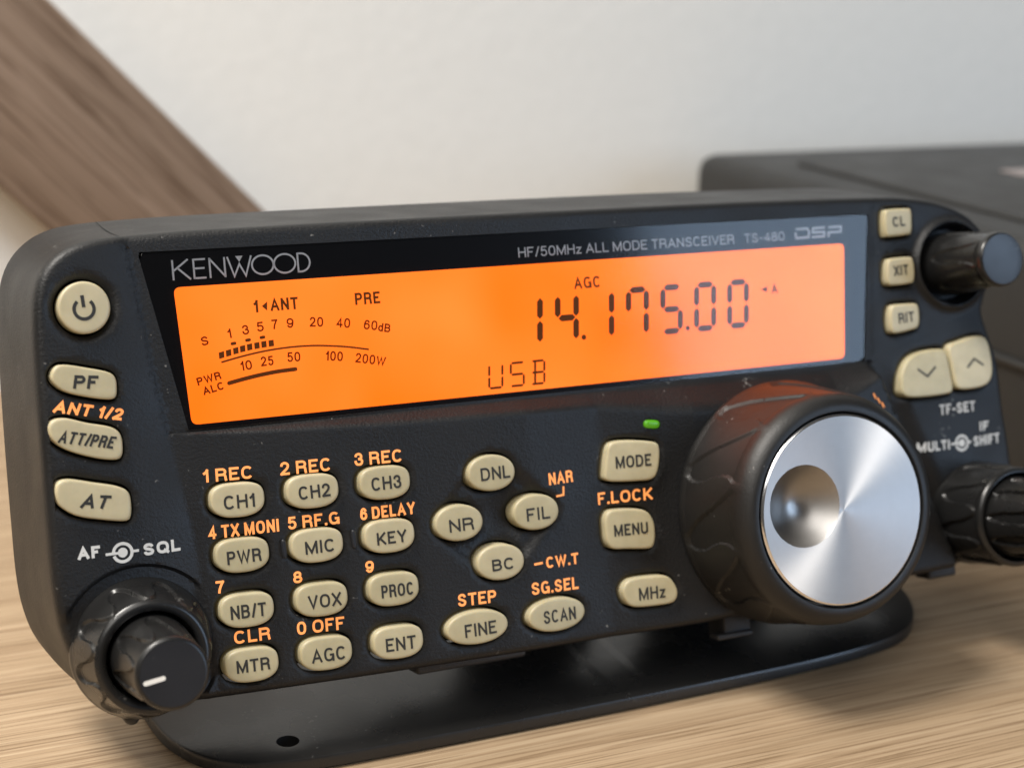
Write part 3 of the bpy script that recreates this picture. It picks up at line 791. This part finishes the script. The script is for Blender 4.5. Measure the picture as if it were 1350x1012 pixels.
def build_key(nm, poly):
    cx_ = sum(p[0] for p in poly)/len(poly); cy_ = sum(p[1] for p in poly)/len(poly)
    e = 1.5
    h0 = sum(height(cx_+a*e, cy_+b*e) for a in (-1, 0, 1) for b in (-1, 0, 1))/9
    gx = (height(cx_+e, cy_)-height(cx_-e, cy_))/(2*e); gy = (height(cx_, cy_+e)-height(cx_, cy_-e))/(2*e)
    if nm in ('DNL', 'NR', 'FIL', 'BC'): gx = 0.046; gy = 0; h0 = pad(cx_)-0.35
    if nm == 'power': h0 += 0.45
    base = lambda x, y: h0+gx*(x-cx_)+gy*(y-cy_)
    sz = math.sqrt(abs(area2(poly))/math.pi)
    hx = (max(p[0] for p in poly)-min(p[0] for p in poly))/2; hy = (max(p[1] for p in poly)-min(p[1] for p in poly))/2
    rings = []
    for ins, dz in ((0, -2.0), (0, PRESS-0.42), (0.03, PRESS-0.27), (0.09, PRESS-0.14), (0.19, PRESS-0.06), (0.32, PRESS-0.015), (0.5, PRESS)):
        q = [(cx_+(a-cx_)*(1-ins/hx), cy_+(b-cy_)*(1-ins/hy)) for a, b in poly]
        rings.append([(x, y, base(x, y)+dz) for x, y in q])
    k = 1-0.55
    rings.append([(cx_+(x-cx_)*k, cy_+(y-cy_)*k, base(x, y)*0+base(cx_+(x-cx_)*k, cy_+(y-cy_)*k)+PRESS+0.02) for x, y in poly])
    b = part('button', rings_mesh(rings, False, True), 'key', sharp=60, label=None)
    top = lambda x, y: base(x, y)+PRESS+0.06
    if nm in KEYTEXT:
        x, y, w, c, r, sh = KEYTEXT[nm]
        lettering('key_lettering', nm, x, y, w, c, r, top, 'keyink', b, 0.31 if nm not in ('PF', 'AT') else 0.40, sh)
        b['label'] = 'cream button reading '+nm
    elif nm == 'power':
        bm = bmesh.new()
        px, py = -18.97, 28.15
        ribbon(bm, [(px+1.32*math.cos(math.radians(a)), py+1.32*math.sin(math.radians(a))) for a in range(128, 128+285, 10)], 0.46, top)
        ribbon(bm, [(px-0.13, py+1.85), (px-0.02, py+0.25)], 0.48, top)
        sub('key_symbol', bm, 'keyink', b, smooth=False); b['label'] = 'round cream power button'
    else:
        bm = bmesh.new()
        ribbon(bm, [(117.17, 8.35), (118.95, 6.95), (120.9, 8.45)] if nm == 'down' else [(127.3, 7.7), (129.0, 9.1), (130.7, 7.85)], 0.36, top)
        sub('key_symbol', bm, 'keyink', b, smooth=False); b['label'] = 'cream button with '+nm+' arrow'
    return b
for nm, p in KEYS: build_key(nm, p)

# ---- printing on the shell
for tx, x, y, w, c, r in [('1 REC', -4.66, 3.12, 6.93, 1.80, -1.2), ('2 REC', 6.19, 2.92, 7.33, 1.85, -0.7), ('3 REC', 17.03, 3.07, 7.17, 1.83, -0.8), ('4 TX MONI', -4.62, -4.80, 9.93, 1.80, -0.5), ('5 RF.G', 6.59, -4.82, 7.51, 1.78, -0.4),
    ('6 DELAY', 17.22, -4.80, 8.25, 1.75, 0.0), ('7', -4.26, -12.45, 1.18, 1.75, -1.2), ('8', 6.70, -12.51, 1.28, 1.67, -1.2), ('9', 17.31, -12.44, 1.26, 1.70, -1.2), ('CLR', -2.34, -19.84, 5.11, 1.80, -0.4), ('0 OFF', 6.61, -19.87, 6.93, 1.85, -1.2), ('STEP', 30.84, -19.27, 6.03, 1.85, -1.2),
    ('SG.SEL', 42.58, -19.17, 7.90, 1.85, -1.2), ('NAR', 46.88, -3.11, 4.09, 1.82, 0.9), ('CW.T', 45.33, -15.50, 5.51, 1.69, -0.3), ('F.LOCK', 55.00, -7.10, 8.95, 1.85, -0.9)]:
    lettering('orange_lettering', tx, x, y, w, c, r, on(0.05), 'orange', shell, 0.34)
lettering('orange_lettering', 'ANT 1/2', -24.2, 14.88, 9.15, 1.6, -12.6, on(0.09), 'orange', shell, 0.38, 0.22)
bm = bmesh.new()
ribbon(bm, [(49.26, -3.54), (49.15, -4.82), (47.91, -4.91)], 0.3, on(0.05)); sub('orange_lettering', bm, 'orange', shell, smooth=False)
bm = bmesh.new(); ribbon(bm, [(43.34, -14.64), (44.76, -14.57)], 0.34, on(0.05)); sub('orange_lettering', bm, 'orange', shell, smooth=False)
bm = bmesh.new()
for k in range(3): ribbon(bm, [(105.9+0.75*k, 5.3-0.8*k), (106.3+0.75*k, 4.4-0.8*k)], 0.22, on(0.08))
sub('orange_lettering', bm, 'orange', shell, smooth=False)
for tx, x, y, w, c, r in [('AF', -22.66, -5.02, 2.98, 1.62, -1), ('SQL', -13.91, -5.72, 5.2, 1.65, -0.2), ('TF-SET', 121.4, 0.11, 7.6, 1.75, 0), ('IF', 129.67, -3.47, 2.0, 1.6, 0), ('MULTI', 116.75, -5.82, 6.3, 1.65, -0.5), ('SHIFT', 128.2, -5.96, 5.6, 1.7, 1)]:
    lettering('white_lettering', tx, x, y, w, c, r, on(0.06) if x < 100 else on(0.16), 'white', shell, 0.41 if x < 100 else 0.34)
def knob_symbol(cx_, cy_, ll, rr):
    bm = bmesh.new()
    z = on(0.06)
    ribbon(bm, [(cx_+1.25*math.cos(math.radians(a)), cy_+1.22*math.sin(math.radians(a))) for a in range(-20, 196, 9)], 0.42, z)
    ribbon(bm, [(cx_+1.25*math.cos(math.radians(a)), cy_+1.22*math.sin(math.radians(a))) for a in range(196, 341, 9)], 0.42, z)
    flatpoly(bm, disc_pts(cx_, cy_, 0.66, 24), z)
    ribbon(bm, [(cx_-ll, cy_+0.03), (cx_-0.4, cy_)], 0.36, on(0.07)); ribbon(bm, [(cx_+1.2, cy_), (cx_+rr, cy_)], 0.36, on(0.07))
    sub('knob_symbol', bm, 'white', shell, smooth=False)
knob_symbol(-16.69, -4.85, 2.3, 2.2); knob_symbol(125.75, -5.1, 2.3, 2.0)

# braille-like nubs beside the middle key, indicator lamp
for x, y in ((5.74, -7.43), (15.94, -7.31)):
    p = superellipse(x, y, 0.75, 2.7, 2, 3, 3, 24); z0 = height(x, y)
    part('tactile_bar', rings_mesh([[(a, b, z0-.1) for a, b in p], [(a, b, z0+.35) for a, b in p], [(a, b, z0+.5) for a, b in offset(ccw(p), -.18)]], False, True), 'cap')
p = superellipse(64.76, 4.36, 2.6, 1.3, -8, 2.8, 2.8, 28); z0 = height(64.76, 4.36)
part('indicator_light', rings_mesh([[(a, b, z0-.8) for a, b in p], [(a, b, z0+.1) for a, b in p], [(a, b, z0+.32) for a, b in offset(ccw(p), -.25)], [(a, b, z0+.36) for a, b in offset(ccw(p), -.5)]], False, True), 'led', label='small lit green lamp')

# ---- knobs
def lathe(cx_, cy_, prof, n=144, flute=None, cap_end=True):
    rings = []
    for i, (r, z) in enumerate(prof):
        ring = []
        for k in range(n):
            a = 2*math.pi*k/n
            rr = r-(flute(a, i/(len(prof)-1), z) if flute else 0)
            ring.append((cx_+rr*math.cos(a), cy_+rr*math.sin(a), z))
        rings.append(ring)
    return rings_mesh(rings, False, cap_end)
def dense(prof, z0, z1, m=14):
    """insert extra rings along the straight side between z0 and z1"""
    out = []
    for (a, b) in zip(prof, prof[1:]):
        out.append(a)
        if abs(a[1]-z0) < 1e-6 and abs(b[1]-z1) < 1e-6:
            for i in range(1, m): out.append((a[0]+(b[0]-a[0])*i/m, a[1]+(b[1]-a[1])*i/m))
    out.append(prof[-1]); return out
def fluting(n, z0, z1, depth, skew=0.35, phase=0.0):
    """a meandering step round the grip: the front side of the line is cut in"""
    zm, A = (z0+z1)/2, (z1-z0)*0.43
    def f(a, u, z):
        if z <= z0 or z >= z1: return 0
        t = (z-z0)/(z1-z0)
        w = math.sin(a*n+phase+skew*math.sin((t-.5)*math.pi))
        w = math.copysign(abs(w)**0.55, w)
        return depth*sm(-0.25, 0.25, z-(zm+A*w))*(1-sm(0.90, 1.0, t))
    return f
def concentric(c, zb, ro_b, ro_f, zf, ri_b, ri_f, zc, nm_outer='outer_ring', nflo=9, nfli=7, dep=0.36):
    prof = dense([(ro_b+.2, zb-.8), (ro_b+.2, zb+.3), (ro_b, zb+.7), (ro_f+.05, zf-1.1), (ro_f-.12, zf-.45), (ro_f-.45, zf-.1), (ro_f-.9, zf), (ri_b+.75, zf-.12), (ri_b+.5, zf-.5), (ri_b+.45, zb+2)], zb+.7, zf-1.1, 34)
    o = part('outer_knob', lathe(c[0], c[1], prof, 300, fluting(nflo, zb+1.0, zf-0.7, 0.42), False), 'knob', sharp=50)
    prof = dense([(ri_b, zb+1.5), (ri_b, zf-1.5), (ri_f+.12, zc-1.0), (ri_f+.02, zc-.5), (ri_f-.22, zc-.12), (ri_f-.55, zc), (ri_f-.9, zc-.03), (1.5, zc-.12)], zf-1.5, zc-1.0, 40)
    i = part('inner_knob', lathe(c[0], c[1], prof, 240, fluting(nfli, zf-1.0, zc-0.6, dep), True), 'knob', sharp=50)
    bm = bmesh.new(); flatpoly(bm, disc_pts(c[0], c[1], ri_f-.55, 60), flat(zc+.02))
    cp = sub('knob_cap', bm, 'cap', i, smooth=False)
    return o, i
o, i = concentric(AF, 1.6, 9.45, 7.75, 9.8, 5.55, 4.65, 21.8)
bm = bmesh.new()
v0, v1 = Vector((-18.55, -18.85)), Vector((-16.35, -18.55))
d = (v1-v0).normalized(); n_ = Vector((-d.y, d.x)); pp = []
for j in range(9):
    a = math.pi/2+math.pi*j/8
    pp.append(tuple(v0+d*0.3*math.cos(a)+n_*0.3*math.sin(a)))
for j in range(9):
    a = -math.pi/2+math.pi*j/8
    pp.append(tuple(v1+d*0.3*math.cos(a)+n_*0.3*math.sin(a)))
flatpoly(bm, pp, flat(21.87)); sub('pointer_mark', bm, 'pointer', i, smooth=False)
concentric(MULTI, 0.9, 8.8, 8.4, 12.0, 6.8, 5.8, 24.0, nfli=10, dep=0.6)
# single slim knob, upper right
prof = dense([(5.5, -1.8), (5.4, 0.0), (4.55, 12.2), (4.50, 12.9), (4.36, 13.2), (4.1, 13.38), (1.5, 13.45)], 0.0, 12.2, 40)
k_ = part('slim_knob', lathe(RITK[0], RITK[1], prof, 200, fluting(6, 1.0, 12.3, 0.3), True), 'knob', sharp=50)
bm = lathe(RITK[0], RITK[1], [(4.12, 13.40), (3.8, 13.44), (2.8, 13.48), (1.2, 13.5)], 60)
sub('knob_cap', bm, 'cap', k_)

# main dial
zb = 4.3
dial_grip = fluting(11, 4.6, 17.8, 0.36, 1.2, 0.6)
prof = dense([(18.9, zb-.5), (19.4, zb+.2), (19.45, zb+1.0), (19.2, zb+1.6), (17.95, 16.6), (17.75, 17.6), (17.35, 18.8), (16.8, 19.7), (16.1, 20.25), (15.4, 20.45), (14.95, 20.4), (14.75, 20.0), (14.72, 18.0)], zb+1.6, 16.6, 56)
dial = part('tuning_dial', lathe(DIAL[0], DIAL[1], prof, 480, dial_grip, False), 'rubber', sharp=50)
def disc_with_dimple():
    cx_, cy_ = DIAL; dx, dy, rd = 80.45, -9.0, 6.2
    zt = 20.5
    outer = disc_pts(cx_, cy_, 14.15, 120); inner = disc_pts(dx, dy, rd, 72)
    pts = [Vector(p) for p in outer]+[Vector(p) for p in inner]
    ed = [(i, (i+1) % 120) for i in range(120)]+[(120+i, 120+(i+1) % 72) for i in range(72)]
    pts += [Vector((cx_+r*math.cos(a), cy_+r*math.sin(a))) for r in (1.2, 4, 7, 10, 12.5) for a in [2*math.pi*j/40 for j in range(40)] if math.hypot(cx_+r*math.cos(a)-dx, cy_+r*math.sin(a)-dy) > rd+.6]
    V, E_, F, *_ = delaunay_2d_cdt(pts, ed, [], 0, 1e-4)
    bm = bmesh.new(); bv = [bm.verts.new((v.x, v.y, zt)) for v in V]
    for f in F:
        c = (sum(V[i].x for i in f)/3, sum(V[i].y for i in f)/3)
        if math.hypot(c[0]-dx, c[1]-dy) < rd-.02: continue
        bm.faces.new([bv[i] for i in f])
    return bm, (dx, dy, rd, zt)
bm, (dx, dy, rd, zt) = disc_with_dimple()
sub('metal_disc', bm, 'alu', dial, smooth=False)
sub('disc_rim', lathe(DIAL[0], DIAL[1], [(14.15, 20.5), (14.35, 20.42), (14.52, 20.2), (14.55, 18.5)], 160, None, False), 'alurim', dial)
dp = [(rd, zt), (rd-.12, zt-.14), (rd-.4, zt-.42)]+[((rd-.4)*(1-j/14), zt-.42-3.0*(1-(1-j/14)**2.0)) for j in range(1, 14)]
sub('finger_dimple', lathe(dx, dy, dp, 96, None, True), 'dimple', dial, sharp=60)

# ---- brackets and feet under the panel
bm = bmesh.new(); box(bm, 76.5, 81.5, -31.4, -26.5, -4.0, 1.2, 0.35)
part('mounting_tab', bm, 'rear')
bm = bmesh.new(); box(bm, 74.8, 81.4, -31.4, -30.5, -1.0, 1.9, 0.3)
part('mounting_tab', bm, 'rear')
bm = bmesh.new(); box(bm, 118.2, 124.2, -28.0, -25.0, -4.0, 0.0, 0.5)
part('mounting_tab', bm, 'rear')
bm = bmesh.new(); box(bm, 25.0, 43.0, -29.3, -26.0, -6.0, -1.4, 0.6)
part('mounting_tab', bm, 'rear')
bm = lathe(-17.2, -27.6, [(1.1, -3), (1.1, 0.6), (0.85, 1.0), (0.5, 1.15)], 28)
part('mounting_tab', bm, 'knob')

# ---- flat stand on the table (world axes, drawing units: x, y back, z up)
def stand_part(name, bm, mat='stand', **kw):
    for v in bm.verts: v.co = v.co*S
    o = link(name, bm, mat, ROOT, **kw)
    o.location = -Vector(ROOT.location)
    return o
PL = [(50, -10.4), (20, -10.3), (6, -9.8), (-1.5, -8.1), (-6.5, -4.2), (-9.6, 1.5), (-11.1, 8), (-11.4, 18), (-8, 32), (2, 40), (30, 43), (90, 43), (116, 39), (126, 29), (128, 16), (126.2, 8), (123, 1.5), (117.5, -4.3), (110, -7.4), (98, -9.2), (80, -10)]
PL = resample(ccw(catmull(PL, 8)), 1.6)
def plate():
    hole = disc_pts(5.7, -4.2, 1.7, 28)
    hole2 = disc_pts(118.0, 30.0, 1.6, 28)
    P0 = offset(PL, -0.5)
    pts = [Vector(p) for p in P0]+[Vector(p) for p in hole]+[Vector(p) for p in hole2]
    n0, n1, n2 = len(P0), 28, 28
    ed = [(i, (i+1) % n0) for i in range(n0)]+[(n0+i, n0+(i+1) % n1) for i in range(n1)]+[(n0+n1+i, n0+n1+(i+1) % n2) for i in range(n2)]
    V, E_, F, *_ = delaunay_2d_cdt(pts, ed, [], 0, 1e-4)
    bm = bmesh.new(); bv = [bm.verts.new((v.x, v.y, 2.4)) for v in V]
    for f in F:
        c = (sum(V[i].x for i in f)/3, sum(V[i].y for i in f)/3)
        if not inside(c, P0) or inside(c, hole) or inside(c, hole2): continue
        bm.faces.new([bv[i] for i in f])
    def strip(rings):
        vs = [[bm.verts.new(p) for p in r] for r in rings]; k = len(rings[0])
        for a, b in zip(vs, vs[1:]):
            for i in range(k): bm.faces.new((a[i], a[(i+1) % k], b[(i+1) % k], b[i]))
    strip([[(x, y, 2.4) for x, y in P0], [(x, y, 2.25) for x, y in offset(PL, -.15)], [(x, y, 1.9) for x, y in PL], [(x, y, 0.5) for x, y in PL], [(x, y, 0.25) for x, y in offset(PL, -.3)], [(x, y, 0.2) for x, y in offset(PL, -3)]])
    for h in (hole, hole2): strip([[(x, y, 2.4) for x, y in h], [(x, y, 0.3) for x, y in h]])
    bmesh.ops.remove_doubles(bm, verts=bm.verts, dist=1e-3)
    return bm
stand_part('desk_stand', plate(), sharp=40)
for x, hw in ((59.0, 13.0), (97.0, 14.0)):  # unseen behind the panel; the second is added, broadened to darken the plate's reflection
    bm = bmesh.new(); box(bm, x-hw, x+hw, 26, 28.4, 2.0, 46, 0.3, 2); stand_part('stand_arm', bm)
bm = bmesh.new(); flatpoly(bm, offset(PL, -3.2), flat(0.15))
stand_part('stand_pad', bm, 'gap', smooth=False)

# ------------------------------------------------------------------ the place: table, wall, beam, second unit
def struct(name, bm, mat, **kw):
    for v in bm.verts: v.co *= S
    o = link(name, bm, mat, None, **kw); o['kind'] = 'structure'; return o
bm = bmesh.new(); box(bm, -420, 620, -420, 199.5, -25, 0, 0.6, 2)
struct('tabletop', bm, 'oak')
bm = bmesh.new(); box(bm, -700, 900, 200, 212, -700, 700)
struct('wall', bm, 'wall', smooth=False)

# slanting timber on the wall
e0 = Vector((6.0, 97.0)); e1 = Vector((57.6, 44.0))
ang = math.atan2(e1.y-e0.y, e1.x-e0.x)
dirv = Vector((math.cos(ang), math.sin(ang))); nv = Vector((-dirv.y, dirv.x))
wd = abs((Vector((-7.5, 53))-e0).dot(nv))
bm = bmesh.new(); box(bm, -150, 146, -6.5, 6.5, -wd/2, wd/2, 0.8, 2)
for v in bm.verts: v.co *= S
beam = link('timber_beam', bm, 'timber')
mid = (e0+nv*(-wd/2))
beam.location = (mid.x*S, 193.4*S, mid.y*S)
beam.rotation_euler = (0, -ang, 0)
beam['label'] = 'slanting brown timber beam fixed against the pale wall'
beam['category'] = 'beam'

# the second, larger black unit standing behind on the right
U = bpy.data.objects.new('radio_main_unit', None); COL.objects.link(U)
U.location = (270*S, 88*S, 0)
U['label'] = 'large black box with rounded corners standing behind the lit control panel'
U['category'] = 'radio unit'
def upart(name, bm, mat, parent=None, **kw):
    for v in bm.verts: v.co = v.co*S
    o = link(name, bm, mat, parent or U, **kw)
    if parent is None: o.location = -Vector(U.location)
    return o
X0, X1, Y0, Y1, ZT = 180.0, 362.0, -8.0, 182.0, 57.0
bm = bmesh.new(); box(bm, X0, X1, Y0, Y1, 3.0, ZT, 5.0, 5)
case = upart('case', bm, 'unit')
bm = bmesh.new(); box(bm, X0+16, X1-16, Y0+26, Y1-28, ZT-.5, ZT+1.1, 0.7, 3)
cover = upart('top_cover', bm, 'unit')
for j in range(5):
    bm = bmesh.new(); box(bm, X0+90, X0+150, 20+j*9, 23.2+j*9, ZT+0.9, ZT+1.35, 0.2, 1)
    upart('speaker_slat', bm, 'gap')
bm = bmesh.new(); box(bm, X0-1.6, X0+1, Y0+6, 60, 30.6, 32.2, 0.6, 3)
upart('side_rail', bm, 'unit')
bm = bmesh.new(); box(bm, 240, 256, 114, 124, ZT+0.9, ZT+1.6, 0.3, 2)
upart('badge', bm, 'badge')
for x in (X0+14, X1-14):
    for y in (Y0+14, Y1-14):
        upart('foot', lathe(x, y, [(6, 0.0), (6, 2.6), (5.5, 3.2)], 32), 'rear')
